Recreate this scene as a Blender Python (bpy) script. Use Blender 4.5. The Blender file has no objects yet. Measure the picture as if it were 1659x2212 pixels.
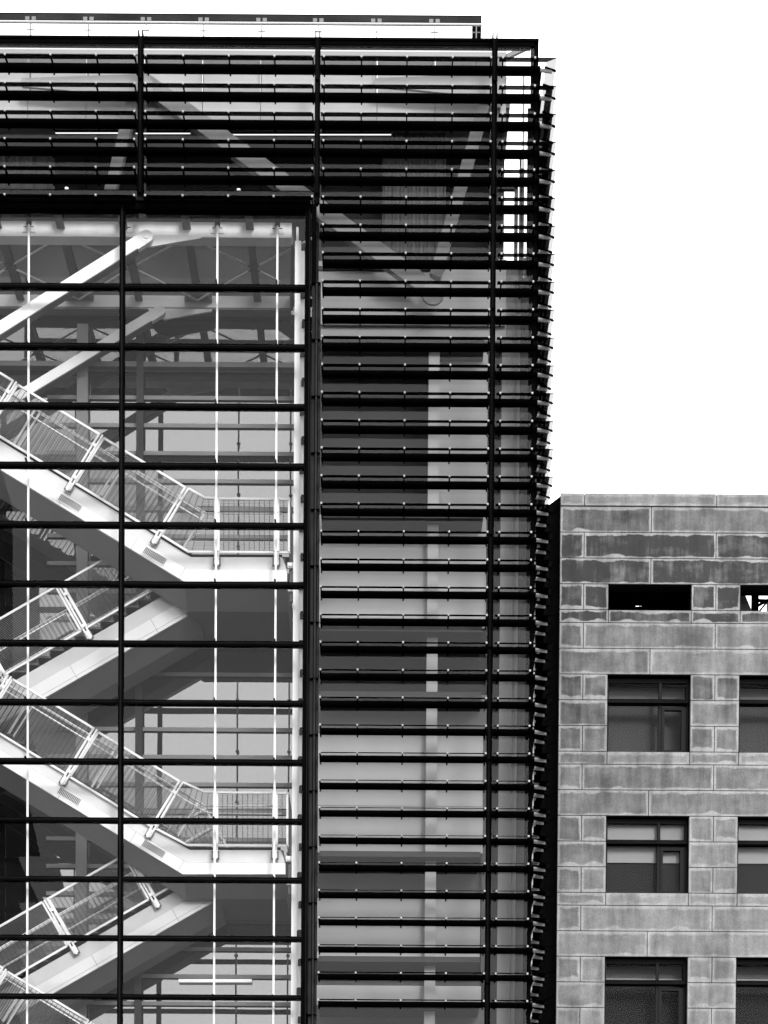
import bpy, bmesh, math, random
from mathutils import Vector, Matrix
random.seed(7)
C = bpy.context.scene.collection
R = math.radians
# ---------------------------------------------------------------- camera
FPX, CX, CY = 4000.0, 815.0, 3177.0          # focal length and principal point in 1659 x 2212 units
PITCH, ROLL = -0.0229, 0.0066
cam_d = bpy.data.cameras.new('camera'); cam = bpy.data.objects.new('camera', cam_d); C.objects.link(cam)
bpy.context.scene.camera = cam
CAM = Vector((0, -40, 1.6))
RM = Matrix.Rotation(R(90) + PITCH, 3, 'X') @ Matrix.Rotation(ROLL, 3, 'Z')
cam.location = CAM; cam.rotation_euler = RM.to_euler()
cam_d.sensor_width = 36; cam_d.lens = 36 * FPX / 2212
cam_d.shift_x = (829.5 - CX) / 2212; cam_d.shift_y = (CY - 1106) / 2212
cam_d.clip_end = 2000
def U(px, py, Y=0.0):
    """world x, z of the photo point (px, py) on the plane y = Y"""
    d = RM @ Vector(((px - CX) / FPX, -(py - CY) / FPX, -1.0))
    t = (Y - CAM.y) / d.y
    return CAM.x + d.x * t, CAM.z + d.z * t
# ---------------------------------------------------------------- sky and sun
SUN_EL, SUN_AZ = 23, 161
w = bpy.data.worlds.new('World'); bpy.context.scene.world = w; w.use_nodes = True
nt = w.node_tree; bg = nt.nodes['Background']
sky = nt.nodes.new('ShaderNodeTexSky'); sky.sky_type = 'NISHITA'; sky.sun_disc = False
sky.sun_elevation = R(SUN_EL); sky.sun_rotation = R(SUN_AZ); sky.dust_density = 4; sky.air_density = 1.5
bw = nt.nodes.new('ShaderNodeRGBToBW'); nt.links.new(sky.outputs[0], bw.inputs[0])
mx = nt.nodes.new('ShaderNodeMix'); mx.inputs[0].default_value = 0.9
nt.links.new(bw.outputs[0], mx.inputs[2]); mx.inputs[3].default_value = 17.0
nt.links.new(mx.outputs[0], bg.inputs[0]); bg.inputs[1].default_value = 0.1
sl = bpy.data.lights.new('sun', 'SUN'); sl.energy = 1.5; sl.angle = R(14)
so = bpy.data.objects.new('sun', sl); C.objects.link(so)
a, e = R(SUN_AZ), R(SUN_EL)
sd = Vector((math.sin(a) * math.cos(e), math.cos(a) * math.cos(e), math.sin(e)))
so.rotation_euler = sd.to_track_quat('Z', 'Y').to_euler(); so.location = (0, -60, 60)
sc = bpy.context.scene
sc.view_settings.view_transform = 'Standard'; sc.view_settings.look = 'None'
sc.view_settings.exposure = 0.95; sc.view_settings.gamma = 1
sc.render.engine = 'CYCLES'
sc.cycles.transparent_max_bounces = 64; sc.cycles.max_bounces = 8
sc.cycles.sample_clamp_indirect = 3; sc.cycles.use_adaptive_sampling = False; sc.cycles.glossy_bounces = 5; sc.cycles.diffuse_bounces = 3
sc.cycles.caustics_reflective = False; sc.cycles.caustics_refractive = False
# ---------------------------------------------------------------- materials
def mat(name, v=None, rough=.5, metal=0, noise=0.0, nscale=3.0, stretch=(1, 1, 1), grain=0.0, spec=None):
    m = bpy.data.materials.new(name); m.use_nodes = True
    t = m.node_tree; b = t.nodes['Principled BSDF']
    b.inputs['Roughness'].default_value = rough; b.inputs['Metallic'].default_value = metal
    b.inputs['Base Color'].default_value = (v, v, v, 1)
    b.inputs['Specular IOR Level'].default_value = spec if spec is not None else (.0 if v < .05 else .3)
    if noise or grain:
        tc = t.nodes.new('ShaderNodeTexCoord'); mp = t.nodes.new('ShaderNodeMapping'); mp.inputs['Scale'].default_value = stretch
        t.links.new(tc.outputs['Object'], mp.inputs[0])
        cur = None
        for amp, s, dt in ((noise, nscale, 4), (grain, 60, 2)):
            if not amp: continue
            n = t.nodes.new('ShaderNodeTexNoise'); n.inputs['Scale'].default_value = s; n.inputs['Detail'].default_value = dt
            t.links.new(mp.outputs[0] if s != 60 else tc.outputs['Object'], n.inputs['Vector'])
            r = t.nodes.new('ShaderNodeMapRange'); r.inputs[1].default_value = .3; r.inputs[2].default_value = .7
            r.inputs[3].default_value = 1 - amp; r.inputs[4].default_value = 1 + amp
            t.links.new(n.outputs[0], r.inputs[0])
            if cur is None: cur = r.outputs[0]
            else:
                mm = t.nodes.new('ShaderNodeMath'); mm.operation = 'MULTIPLY'
                t.links.new(cur, mm.inputs[0]); t.links.new(r.outputs[0], mm.inputs[1]); cur = mm.outputs[0]
        mm = t.nodes.new('ShaderNodeMath'); mm.operation = 'MULTIPLY'; mm.inputs[1].default_value = v
        t.links.new(cur, mm.inputs[0]); t.links.new(mm.outputs[0], b.inputs['Base Color'])
    return m
def glass(name, tint=.9, f0=.02, rough=0.0, wav=0.0):
    m = bpy.data.materials.new(name); m.use_nodes = True; t = m.node_tree
    t.nodes.remove(t.nodes['Principled BSDF']); out = t.nodes['Material Output']
    tr = t.nodes.new('ShaderNodeBsdfTransparent'); tr.inputs[0].default_value = (tint, tint, tint, 1)
    gl = t.nodes.new('ShaderNodeBsdfGlossy'); gl.inputs['Roughness'].default_value = rough
    ge = t.nodes.new('ShaderNodeNewGeometry'); d = t.nodes.new('ShaderNodeVectorMath'); d.operation = 'DOT_PRODUCT'
    t.links.new(ge.outputs['Incoming'], d.inputs[0]); t.links.new(ge.outputs['Normal'], d.inputs[1])
    def M(op, x, y=None):
        n = t.nodes.new('ShaderNodeMath'); n.operation = op
        for i, q in enumerate((x, y)):
            if q is None: continue
            if isinstance(q, (int, float)): n.inputs[i].default_value = q
            else: t.links.new(q, n.inputs[i])
        return n.outputs[0]
    ab = M('ABSOLUTE', d.outputs['Value']); om = M('SUBTRACT', 1.0, ab); p5 = M('POWER', om, 5.0)
    fr = M('ADD', M('MULTIPLY', p5, 1 - f0), f0)
    if wav:
        tc = t.nodes.new('ShaderNodeTexCoord'); n = t.nodes.new('ShaderNodeTexNoise'); n.inputs['Scale'].default_value = .35
        n.inputs['Detail'].default_value = 1
        t.links.new(tc.outputs['Object'], n.inputs['Vector'])
        bp = t.nodes.new('ShaderNodeBump'); bp.inputs['Strength'].default_value = wav; bp.inputs['Distance'].default_value = .02
        t.links.new(n.outputs[0], bp.inputs['Height']); t.links.new(bp.outputs[0], gl.inputs['Normal'])
    mxs = t.nodes.new('ShaderNodeMixShader'); t.links.new(fr, mxs.inputs[0])
    t.links.new(tr.outputs[0], mxs.inputs[1]); t.links.new(gl.outputs[0], mxs.inputs[2])
    t.links.new(mxs.outputs[0], out.inputs[0]); return m
def frit_glass(name, tint=.8, white=.25, dv=.5):
    m = bpy.data.materials.new(name); m.use_nodes = True; t = m.node_tree; t.nodes.remove(t.nodes['Principled BSDF'])
    tr = t.nodes.new('ShaderNodeBsdfTransparent'); tr.inputs[0].default_value = (tint,)*3 + (1,)
    df = t.nodes.new('ShaderNodeBsdfDiffuse'); df.inputs[0].default_value = (dv, dv, dv, 1); tl = t.nodes.new('ShaderNodeBsdfTranslucent'); tl.inputs[0].default_value = (dv, dv, dv, 1)
    ad = t.nodes.new('ShaderNodeMixShader'); t.links.new(df.outputs[0], ad.inputs[1]); t.links.new(tl.outputs[0], ad.inputs[2])
    tc = t.nodes.new('ShaderNodeTexCoord'); v = t.nodes.new('ShaderNodeTexVoronoi'); v.inputs['Scale'].default_value = 26; t.links.new(tc.outputs['Object'], v.inputs['Vector'])
    r = t.nodes.new('ShaderNodeMapRange'); r.inputs[1].default_value = .25; r.inputs[2].default_value = .4; r.inputs[3].default_value = white*1.7; r.inputs[4].default_value = white*.6
    t.links.new(v.outputs['Distance'], r.inputs[0])
    mx_ = t.nodes.new('ShaderNodeMixShader'); t.links.new(r.outputs[0], mx_.inputs[0]); t.links.new(tr.outputs[0], mx_.inputs[1]); t.links.new(ad.outputs[0], mx_.inputs[2])
    t.links.new(mx_.outputs[0], t.nodes['Material Output'].inputs[0]); return m
def mirror_wall(name, base, refl):
    m = bpy.data.materials.new(name); m.use_nodes = True; t = m.node_tree
    b = t.nodes['Principled BSDF']; b.inputs['Base Color'].default_value = (base,) * 3 + (1,); b.inputs['Roughness'].default_value = .6
    b.inputs['Specular IOR Level'].default_value = 0
    gl = t.nodes.new('ShaderNodeBsdfGlossy'); gl.inputs['Roughness'].default_value = .012
    tc = t.nodes.new('ShaderNodeTexCoord'); n = t.nodes.new('ShaderNodeTexNoise'); n.inputs['Scale'].default_value = .5; n.inputs['Detail'].default_value = 1
    t.links.new(tc.outputs['Object'], n.inputs['Vector'])
    bp = t.nodes.new('ShaderNodeBump'); bp.inputs['Strength'].default_value = .35; bp.inputs['Distance'].default_value = .012
    t.links.new(n.outputs[0], bp.inputs['Height']); t.links.new(bp.outputs[0], gl.inputs['Normal'])
    mxs = t.nodes.new('ShaderNodeMixShader'); mxs.inputs[0].default_value = refl
    t.links.new(b.outputs[0], mxs.inputs[1]); t.links.new(gl.outputs[0], mxs.inputs[2])
    t.links.new(mxs.outputs[0], t.nodes['Material Output'].inputs[0]); return m
M_BLACK = mat('black_metal', .0018, .42, 0, .25, 2)
M_RAIL = mat('black_rail', .0045, .4, 0, .2, 3)
M_DGREY = mat('dark_grey_metal', .008, .45, 0, .25, 2)
M_MGREY = mat('mid_grey_metal', .13, .5, 0, .12, 2)
M_WHITE = mat('white_paint', .82, .5, 0, .10, 2.5, (1, 1, .5), .03)
M_WHITE2 = mat('white_steel_rail', .74, .4, 0, .06, 4)
M_PALE = mat('pale_steel', .80, .5, 0, .08, 2)
M_CLIP = mat('bright_clip', .33, .5)
M_GLASS = glass('facade_glass', .93, .009)
M_SCREEN = glass('screen_glass', .93, .012)
M_CLEAR = glass('clear_guard_glass', .97, .01)
M_BLADE = frit_glass('dark_blade_glass', .12, .02, .05)
M_BLADE2 = frit_glass('fritted_blade_glass', .54, .04, .1)
M_MIRROR = mirror_wall('rear_glazing', .012, .24)
M_CEIL = mat('ceiling_soffit', .78, .7, 0, .22, 1.2, (.5, 3, 1), .12)
M_SLOT = mat('slot_cladding', .022, .5, 0, .2, 3)
M_ARM = mat('louvre_arm', .26, .5)
M_ROOFG = frit_glass('dirty_roof_glass', .82, .16, .3)
M_PURLIN = mat('purlin_paint', .04, .5)
M_TREAD = mat('tread_metal', .12, .6, 0, .2, 6)
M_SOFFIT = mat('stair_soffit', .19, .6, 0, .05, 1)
def emit(name, s):
    m = bpy.data.materials.new(name); m.use_nodes = True; b = m.node_tree.nodes['Principled BSDF']
    b.inputs['Emission Color'].default_value = (1, 1, 1, 1); b.inputs['Emission Strength'].default_value = s; return m
M_LAMP = emit('lamp_tube', .7); M_LAMP2 = emit('dim_lamp_tube', .16)
_pm = {}
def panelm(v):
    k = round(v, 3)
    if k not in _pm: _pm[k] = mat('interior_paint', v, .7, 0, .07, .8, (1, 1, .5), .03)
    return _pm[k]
# ---------------------------------------------------------------- mesh helper
class MB:
    def __init__(s): s.v = []; s.f = []; s.m = []; s.mats = []; s.smooth = []
    def mi(s, m):
        if m not in s.mats: s.mats.append(m)
        return s.mats.index(m)
    def add(s, vs, fs, m, sm=False):
        o = len(s.v); s.v += [tuple(p) for p in vs]; i = s.mi(m)
        for f in fs: s.f.append([o + k for k in f]); s.m.append(i); s.smooth.append(sm)
        return s
    def box(s, x0, x1, y0, y1, z0, z1, m):
        if x0 > x1: x0, x1 = x1, x0
        if z0 > z1: z0, z1 = z1, z0
        return s.add([(x0,y0,z0),(x1,y0,z0),(x1,y1,z0),(x0,y1,z0),(x0,y0,z1),(x1,y0,z1),(x1,y1,z1),(x0,y1,z1)],
              [(0,3,2,1),(4,5,6,7),(0,1,5,4),(1,2,6,5),(2,3,7,6),(3,0,4,7)], m)
    def prism(s, pts, y0, y1, m):
        """polygon in x,z extruded in y"""
        ar = sum(pts[i][0]*pts[(i+1)%len(pts)][1]-pts[(i+1)%len(pts)][0]*pts[i][1] for i in range(len(pts)))
        if ar < 0: pts = pts[::-1]
        n = len(pts); vs = [(x, y0, z) for x, z in pts] + [(x, y1, z) for x, z in pts]
        fs = [tuple(range(n)), tuple(range(2*n-1, n-1, -1))] + [(i, i+n, (i+1)%n+n, (i+1)%n) for i in range(n)]
        return s.add(vs, fs, m)
    def prismx(s, pts, x0, x1, m):
        """polygon in y,z extruded in x"""
        ar = sum(pts[i][0]*pts[(i+1)%len(pts)][1]-pts[(i+1)%len(pts)][0]*pts[i][1] for i in range(len(pts)))
        if ar < 0: pts = pts[::-1]
        n = len(pts); vs = [(x0, y, z) for y, z in pts] + [(x1, y, z) for y, z in pts]
        fs = [tuple(range(n-1, -1, -1)), tuple(range(n, 2*n))] + [(i, (i+1)%n, (i+1)%n+n, i+n) for i in range(n)]
        return s.add(vs, fs, m)
    def prismz(s, pts, z0, z1, m):
        ar = sum(pts[i][0]*pts[(i+1)%len(pts)][1]-pts[(i+1)%len(pts)][0]*pts[i][1] for i in range(len(pts)))
        if ar < 0: pts = pts[::-1]
        n = len(pts); vs = [(x, y, z0) for x, y in pts] + [(x, y, z1) for x, y in pts]
        fs = [tuple(range(n-1, -1, -1)), tuple(range(n, 2*n))] + [(i, (i+1)%n, (i+1)%n+n, i+n) for i in range(n)]
        return s.add(vs, fs, m)
    def cyl(s, p, q, r, m, n=10, r2=None):
        p, q = Vector(p), Vector(q); d = (q - p).normalized(); r2 = r if r2 is None else r2
        a = d.orthogonal().normalized(); b = d.cross(a)
        vs = [p + (a*math.cos(2*math.pi*i/n) + b*math.sin(2*math.pi*i/n))*r for i in range(n)]
        vs += [q + (a*math.cos(2*math.pi*i/n) + b*math.sin(2*math.pi*i/n))*r2 for i in range(n)]
        s.add(vs, [(i, (i+1)%n, (i+1)%n+n, i+n) for i in range(n)], m, True)
        return s.add(vs, [tuple(range(n-1, -1, -1)), tuple(range(n, 2*n))], m)
    def bar(s, p, q, wdt, dep, m, up=(0, 1, 0)):
        """square bar p->q; dep is measured along up, wdt across"""
        p, q = Vector(p), Vector(q); d = (q - p).normalized(); a = Vector(up); a = (a - d*a.dot(d)).normalized(); b = d.cross(a)
        c = [(-1,-1),(1,-1),(1,1),(-1,1)]
        vs = [p + b*x*wdt/2 + a*y*dep/2 for x, y in c] + [q + b*x*wdt/2 + a*y*dep/2 for x, y in c]
        return s.add(vs, [(0,3,2,1),(4,5,6,7),(0,1,5,4),(1,2,6,5),(2,3,7,6),(3,0,4,7)], m)
    def build(s, name, parent=None, uv=None):
        me = bpy.data.meshes.new(name); me.from_pydata(s.v, [], s.f)
        for m in s.mats: me.materials.append(m)
        me.polygons.foreach_set('material_index', s.m); me.polygons.foreach_set('use_smooth', s.smooth)
        if uv:
            for nm, data in uv.items():
                l = me.uv_layers.new(name=nm); l.data.foreach_set('uv', data)
        me.update()
        o = bpy.data.objects.new(name, me); C.objects.link(o)
        if parent is not None: o.parent = parent; o.matrix_parent_inverse = parent.matrix_world.inverted()
        return o
def tag(o, label=None, cat=None, group=None, kind=None):
    for k, v in (('label', label), ('category', cat), ('group', group), ('kind', kind)):
        if v: o[k] = v
    return o
def thing(name, label, cat, loc, group=None):
    o = bpy.data.objects.new(name, None); C.objects.link(o); o.location = loc; o.empty_display_size = .5
    bpy.context.view_layer.update() if False else None
    o.matrix_world = Matrix.Translation(loc)
    return tag(o, label, cat, group)
# ================================================================ ground
g = MB().box(-400, 400, -400, 500, -.5, 0, mat('asphalt', .055, .85, 0, .2, 1.5, grain=.15)).build('road'); tag(g, kind='structure')
g = MB().box(-60, 60, -6, 40, 0.0, .13, mat('paving', .16, .8, 0, .15, 1.2, grain=.1)).build('pavement'); tag(g, kind='structure')
ZG = .13
# ================================================================ glass building
X0 = -12.0
F1 = U(304.5, 250)[0]; F2 = U(686, 250)[0]; F3 = U(1067, 300)[0]; XC = U(1161, 400)[0]
FX = [F1 - (F2 - F1), F1, F2, F3]
ZTOP = U(700, 87)[1]
ZL0 = U(1115, 125, -.36)[1]; LP = (ZL0 - U(1095, 2163, -.36)[1])/34
NL = 35
ZBOX = U(330, 440)[1]               # top of the atrium glazing
XBR = U(668.5, 1000)[0]             # right edge of the atrium glazing
print('F', FX, 'XC', XC, 'ZTOP', ZTOP, 'ZL0', ZL0, 'ZBOX', ZBOX, 'XBR', XBR)
B = thing('glass_building', 'dark glass office building with black sun louvres and a tall glazed stair atrium', 'building', (0, 2, ZG))
# ---- louvres
YO, YI, ZT = -.36, -.15, .065       # blade outer/inner edge, rise
def louvre(xa, xb, z, brk, left_open=True, corner=False):
    m = MB()
    n = 7; prof = []
    zt, zb = z + .055, z - .04
    prof = [(-.005, zt), (-.04, zt)] + [(-.055 - .028*math.sin(t*math.pi/(n-1)), (zt+zb)/2 + (zt-zb)/2*math.cos(t*math.pi/(n-1))*.96) for t in range(n)] + [(-.04, zb), (-.005, zb)]
    pts = [(y, zz) for y, zz in prof]
    m.prismx(pts, xa, xb + (.0 if not corner else .035), M_RAIL)
    for x in brk:
        # arm from the rail to the blade, then the two clips
        m.prismx([(-.07, z+.05), (-.07, z-.01), (-.33, z-.03), (-.345, z-.005), (-.16, z+.045)], x-.014, x+.014, M_BLACK)
        m.box(x-.018, x+.018, -.375, -.345, z-.012, z+.024, M_CLIP)
        m.box(x-.010, x+.010, -.162, -.142, z+.04, z+.062, M_CLIP)
        m.box(x-.016, x+.016, .06, .11, z-.085, z-.03, M_BLACK)  # dark tab modelled in place of the bracket's reflection in the glass
    m.box(xa, xb, .012, .125, zb+.004, zt-.012, M_BLACK)
    o = m.build('sun_louvre', B)
    b = MB(); t = .012
    x1 = xb - .03; x0 = xa + .03
    if corner:
        vs = [(x0, YO, z), (XC+.36, YO, z), (XC+.15, YI, z+ZT), (x0, YI, z+ZT)]
    else:
        vs = [(x0, YO, z), (x1-.0, YO, z), (x1, YI, z+ZT), (x0, YI, z+ZT)]
    vs += [(x, y, zz+t) for x, y, zz in vs]
    b.add(vs, [(0,3,2,1),(4,5,6,7),(0,1,5,4),(1,2,6,5),(2,3,7,6),(3,0,4,7)], M_BLADE)
    b.build('blade', o)
PX = .01
BR = [.14, .93, 1.89, 2.85, 3.66]
for i in range(NL):
    z = ZL0 - LP*i
    if i < 6:
        for k in (0, 1): louvre(FX[k] + .05, FX[k+1] - .05, z, [FX[k] + b for b in BR])
    x2 = F2 + .05
    if i >= 7: x2 = U(688, 1500)[0] + .03
    louvre(x2, F3 - .05, z, [x for x in (F2 + b for b in BR)])
    louvre(F3 + .05, XC, z, [F3 + .16, XC - .10], corner=True)
# ---- side louvres
YS = 4.0
for i in range(NL):
    z = ZL0 - LP*i
    m = MB(); xa = XC
    zt, zb = z + .055, z - .04
    m.prism([(xa+.005, zt), (xa+.04, zt), (xa+.075, (zt+zb)/2+.02), (xa+.075, (zt+zb)/2-.02), (xa+.04, zb), (xa+.005, zb)], .02, YS, M_RAIL)
    for y in (.0, .5, 1.45, 2.4, 3.3, 3.9):
        m.prism([(xa+.03, z+.05), (xa+.03, z-.03), (xa+.29, z-.055), (xa+.29, z-.0)], y-.014, y+.014, M_ARM)
        m.prism([(xa+.13, z+.076), (xa+.13, z+.062), (xa+.375, z-.022), (xa+.375, z-.005)], y-.03, y+.03, M_BLACK)
    o = m.build('return_louvre', B)
    b = MB(); t = .012
    def seg(xa0, za0, xb0, zb0, m_, e0, e1):
        vs = [(xa0, -xa0+XC, za0), (xb0, -xb0+XC, zb0), (xb0, YS, zb0), (xa0, YS, za0)]
        vs += [(x, y, zz+t) for x, y, zz in vs]
        b.add(vs, [(0,3,2,1),(4,5,6,7),(0,1,5,4),(1,2,6,5),(2,3,7,6),(3,0,4,7)][::1], m_)
    def zz_(x): return z + ZT*(XC+.36-x)/.21
    if i == 0: seg(XC+.15, zz_(XC+.15), XC+.36, zz_(XC+.36), M_BLADE2, 0, 0)
    else:
        seg(XC+.15, zz_(XC+.15), XC+.285, zz_(XC+.285), M_BLADE, 0, 0)
        seg(XC+.287, zz_(XC+.287), XC+.36, zz_(XC+.36), M_BLADE2, 0, 0)
    b.build('blade', o)
# ---- vertical double fins
ZB = ZG
def fin(x, z0, z1, wide=.085):
    m = MB()
    for s in (-1, 1):
        m.box(x + s*wide*.5 - .014, x + s*wide*.5 + .014, -.13, -.0, z0, z1, M_BLACK)
    m.box(x - wide*.5 + .014, x + wide*.5 - .014, -.06, .06, z0, z1 - .1, M_DGREY)
    z = z1 - 1.0
    while z > z0:
        m.box(x - wide*.5 - .017, x + wide*.5 + .017, -.134, -.05, z, z+.012, M_BLACK); z -= 2.376
    m.build('facade_fin', B)
ZF = U(686, 77)[1]
for k, x in enumerate(FX): fin(x, ZBOX if k < 3 else 0, ZF)
for k in (0, 1): pass
# boxed vertical slot between the atrium glazing and the louvres
xs0, xs1 = U(669, 1500)[0], U(687.5, 1500)[0]
zs1 = U(680, 616)[1]
m = MB()
m.box(xs0+.005, xs0+.07, -.02, .08, ZB, zs1, M_SLOT)
m.box(xs0+.085, xs0+.125, -.09, .08, ZB, zs1, M_SLOT)
m.box(xs0+.14, xs1, -.03, .08, ZB, zs1, M_SLOT)
m.box(xs0, xs1, .08, .12, ZB, zs1, M_BLACK)
z = zs1
while z > 1: m.box(xs0-.002, xs1+.002, -.094, .05, z-.006, z+.012, M_BLACK); z -= 1.19
m.box(xs0-.01, xs1-.10, -.05, .05, zs1, ZBOX, M_BLACK)
m.build('cladding_strip', B)
# ---- corner frame and top cap
m = MB(); m.box(XC-.085, XC, -.02, .10, ZB, ZTOP, M_BLACK); m.box(XC-.16, XC-.085, .04, .10, ZB, ZTOP, M_DGREY); m.build('corner_mullion', B)
m = MB(); m.box(X0, XC+.001, -.05, .12, ZTOP-.02, ZTOP+.03, M_BLACK); m.box(X0, XC-.002, -.02, .1, ZTOP-.1, ZTOP-.02, M_BLACK); m.box(X0, XC-.17, 0, .08, ZTOP-.14, ZTOP-.1, M_DGREY)
m.build('top_frame', B)
# ---- glass panes of the louvre facade
ends = FX + [XC]
for k in range(4):
    xa, xb = ends[k] + .045, ends[k+1] - .045
    if k == 3: xb = XC - .085
    z0s = []
    ztop = ZTOP - .14; zbot = ZBOX if k < 2 else ZB
    z = ztop; hgt = [ZL0 + .03 - LP*(4*j) for j in range(0, 12)]
    lv = [ztop] + [h for h in hgt if zbot < h < ztop - .3] + [zbot]
    for a_, b_ in zip(lv, lv[1:]):
        xx = xa
        if k == 2 and a_ < zs1 + 1: xx = xs1 + .005
        MB().box(xx, xb, .0, .01, b_ + .004, a_ - .004, M_SCREEN).build('glass_pane', B)
# side glass
for j in range(2):
    MB().box(XC-.03, XC-.02, .12 + j*1.95, .1 + (j+1)*1.95, ZB, ZTOP-.1, M_SCREEN).build('glass_pane', B)
m = MB()
for y in (1.98, 3.95): m.box(XC-.07, XC, y, y+.05, ZB, ZTOP, M_BLACK)
m.build('side_mullion', B)
# top strut at the open corner
p = U(1095, 123, .5); q = U(1150, 97, .5)
MB().bar((p[0], .5, p[1]), (q[0], .5, q[1]), .09, .07, M_MGREY).build('corner_strut', B)
# ---- atrium glazing
mx1 = U(264.5, 600)[0]
T0 = U(300, 620)[1]; TP = (U(300, 620)[1] - U(300, 2153)[1])/12
m = MB(); m.box(mx1-.055, mx1+.055, -.06, .10, ZB, ZBOX-.1, M_BLACK); m.box(mx1-.018, mx1+.018, -.09, -.06, ZB, ZBOX-.1, M_DGREY); m.build('mullion', B)
m = MB(); m.box(XBR-.115, XBR, -.06, .10, ZB, ZBOX-.02, M_BLACK); m.box(XBR-.03, XBR-.01, -.085, -.06, ZB, ZBOX, M_DGREY); m.build('mullion', B)
m = MB(); x = U(-135, 600)[0]; m.box(x-.055, x+.055, -.06, .10, ZB, ZBOX-.1, M_BLACK); m.build('mullion', B)
mx0 = x
zh = ZBOX
m = MB(); m.box(X0, XBR, -.07, .12, zh-.16, zh-.02, M_BLACK); m.box(X0, XBR-.02, -.14, .0, zh-.02, zh+.045, M_DGREY)
for j in range(12):
    x = XBR - .02 - 1.36*j
    m.box(x-.012, x+.012, -.146, .0, zh-.024, zh+.05, M_BLACK)
m.build('head_frame', B)
tz = []
for i in range(21):
    z = T0 - TP*i
    if z < ZB + .3: break
    tz.append(z)
    m = MB()
    m.box(X0, XBR-.115, -.05, .095, z-.052, z+.045, M_BLACK)
    m.box(X0, XBR-.116, -.058, -.05, z-.008, z+.012, M_DGREY)
    m.build('transom', B)
zz = [zh-.16] + tz + [ZB]
for a_, b_ in zip(zz, zz[1:]):
    for xa, xb in ((X0, mx0-.055), (mx0+.055, mx1-.055), (mx1+.055, XBR-.115)):
        MB().box(xa+.002, xb-.002, .0, .01, b_+.046, a_-.053, M_GLASS).build('glass_pane', B)
# ---- hanger rods, column
YR = .42
for px in (62.3, 469.5, 599):
    x = U(px, 600, YR)[0]; m = MB()
    m.box(x-.021, x+.021, YR-.02, YR+.02, ZB, U(100, 485, YR)[1], M_WHITE)
    for z in tz:
        zc = z - .06 + .40*(z-1.6)/40
        m.box(x-.045, x+.045, YR-.035, YR+.0, zc-.02, zc+.03, M_DGREY)
        m.box(x-.02, x+.02, .1, YR, zc+.032, zc+.06, M_DGREY)
    m.box(x-.05, x+.05, YR-.04, YR+.04, U(100, 485, YR)[1], U(100, 455, YR)[1], M_DGREY)
    m.build('hanger_rod', B)
YCOL = .55
M_COL = mat('column_white', .93, .5, 0, .04, 1)
xa, xb = U(637, 600, YCOL)[0], U(657.5, 600, YCOL)[0]
m = MB()
m.box(xa, xa+.125, YCOL, YCOL+.2, ZB, U(640, 520, YCOL)[1], M_COL)
m.box(xa+.125, xb, YCOL+.03, YCOL+.2, ZB, U(640, 540, YCOL)[1], M_COL)
m.box(xa+.02, xa+.07, YCOL+.05, YCOL+.15, U(640, 520, YCOL)[1], U(640, 487, YCOL)[1], M_PALE)
z = U(650, 640, YCOL)[1]; j = 0
while z > 1:
    sft = .03 if j % 2 else 0
    m.prismz([(xb-.085+sft, YCOL-.02), (xb+.02, YCOL-.02), (xb+.02, .42), (xb-.06+sft, .42)], z-.075, z+.06, M_DGREY); z -= .622; j += 1
m.build('column', B)
# ---- roof beams (front, rear), gussets, braces
Y1, Y2 = .6, 3.15
z1t, z1b = U(300, 479, Y1)[1], U(300, 508, Y1)[1]; xr = U(630, 490, Y1)[0]
m = MB(); m.box(X0, xr, Y1, Y1+.22, z1b, z1t, M_WHITE); m.box(X0, xr-.003, Y1-.015, Y1+.28, z1b-.045, z1b, M_PALE)
for px in (62.3, 271, 469.5, 599):
    x = U(px, 490, Y1)[0]
    m.box(x-.15, x-.03, Y1-.02, Y1, z1b+.04, z1t-.02, M_WHITE); m.box(x+.03, x+.15, Y1-.02, Y1, z1b+.04, z1t-.02, M_WHITE)
    m.box(x-.11, x-.04, Y1-.03, Y1-.02, (z1b+z1t)/2, (z1b+z1t)/2+.012, M_BLACK); m.box(x+.04, x+.11, Y1-.03, Y1-.02, (z1b+z1t)/2, (z1b+z1t)/2+.012, M_BLACK)
m.build('roof_beam', B)
z2t, z2b = U(300, 638, Y2)[1], U(300, 664, Y2)[1]; xr2 = U(627, 650, Y2)[0]
m = MB(); m.box(X0, xr2, Y2, Y2+.2, z2b, z2t, M_PALE); m.box(X0, xr2-.003, Y2-.015, Y2+.25, z2b-.05, z2b, mat('beam_flange', .2, .6))
m.build('roof_beam', B)
# end frame linking both beams
m = MB(); p, q = xr, xr2
m.add([(xr-.02, Y1+.22, z1b-.05), (xr+.05, Y1+.22, z1b-.05), (xr2+.07, Y2, z2b-.05), (xr2, Y2, z2b-.05),
       (xr-.02, Y1+.22, z1t), (xr+.05, Y1+.22, z1t), (xr2+.07, Y2, z2t), (xr2, Y2, z2t)],
      [(0,3,2,1),(4,5,6,7),(0,1,5,4),(1,2,6,5),(2,3,7,6),(3,0,4,7)], M_MGREY); m.build('end_beam', B)
def crop(cz):       # helper for points read off an enlarged view: scale 2.363, offset 432
    return [(x/2.363, 432 + y/2.363) for x, y in cz]
def gusset(pts, Y, m_, t=.05):
    m = MB(); m.prism([U(x, y, Y) for x, y in crop(pts)], Y-.02, Y-.02+t, m_); return m
gusset([(686,186),(1028,186),(1025,198),(900,218),(775,240),(735,235)], Y1, M_WHITE).build('gusset_plate', B)
gusset([(755,556),(1083,560),(1080,570),(960,590),(842,612),(800,600)], Y2, M_PALE).build('gusset_plate', B)
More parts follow.
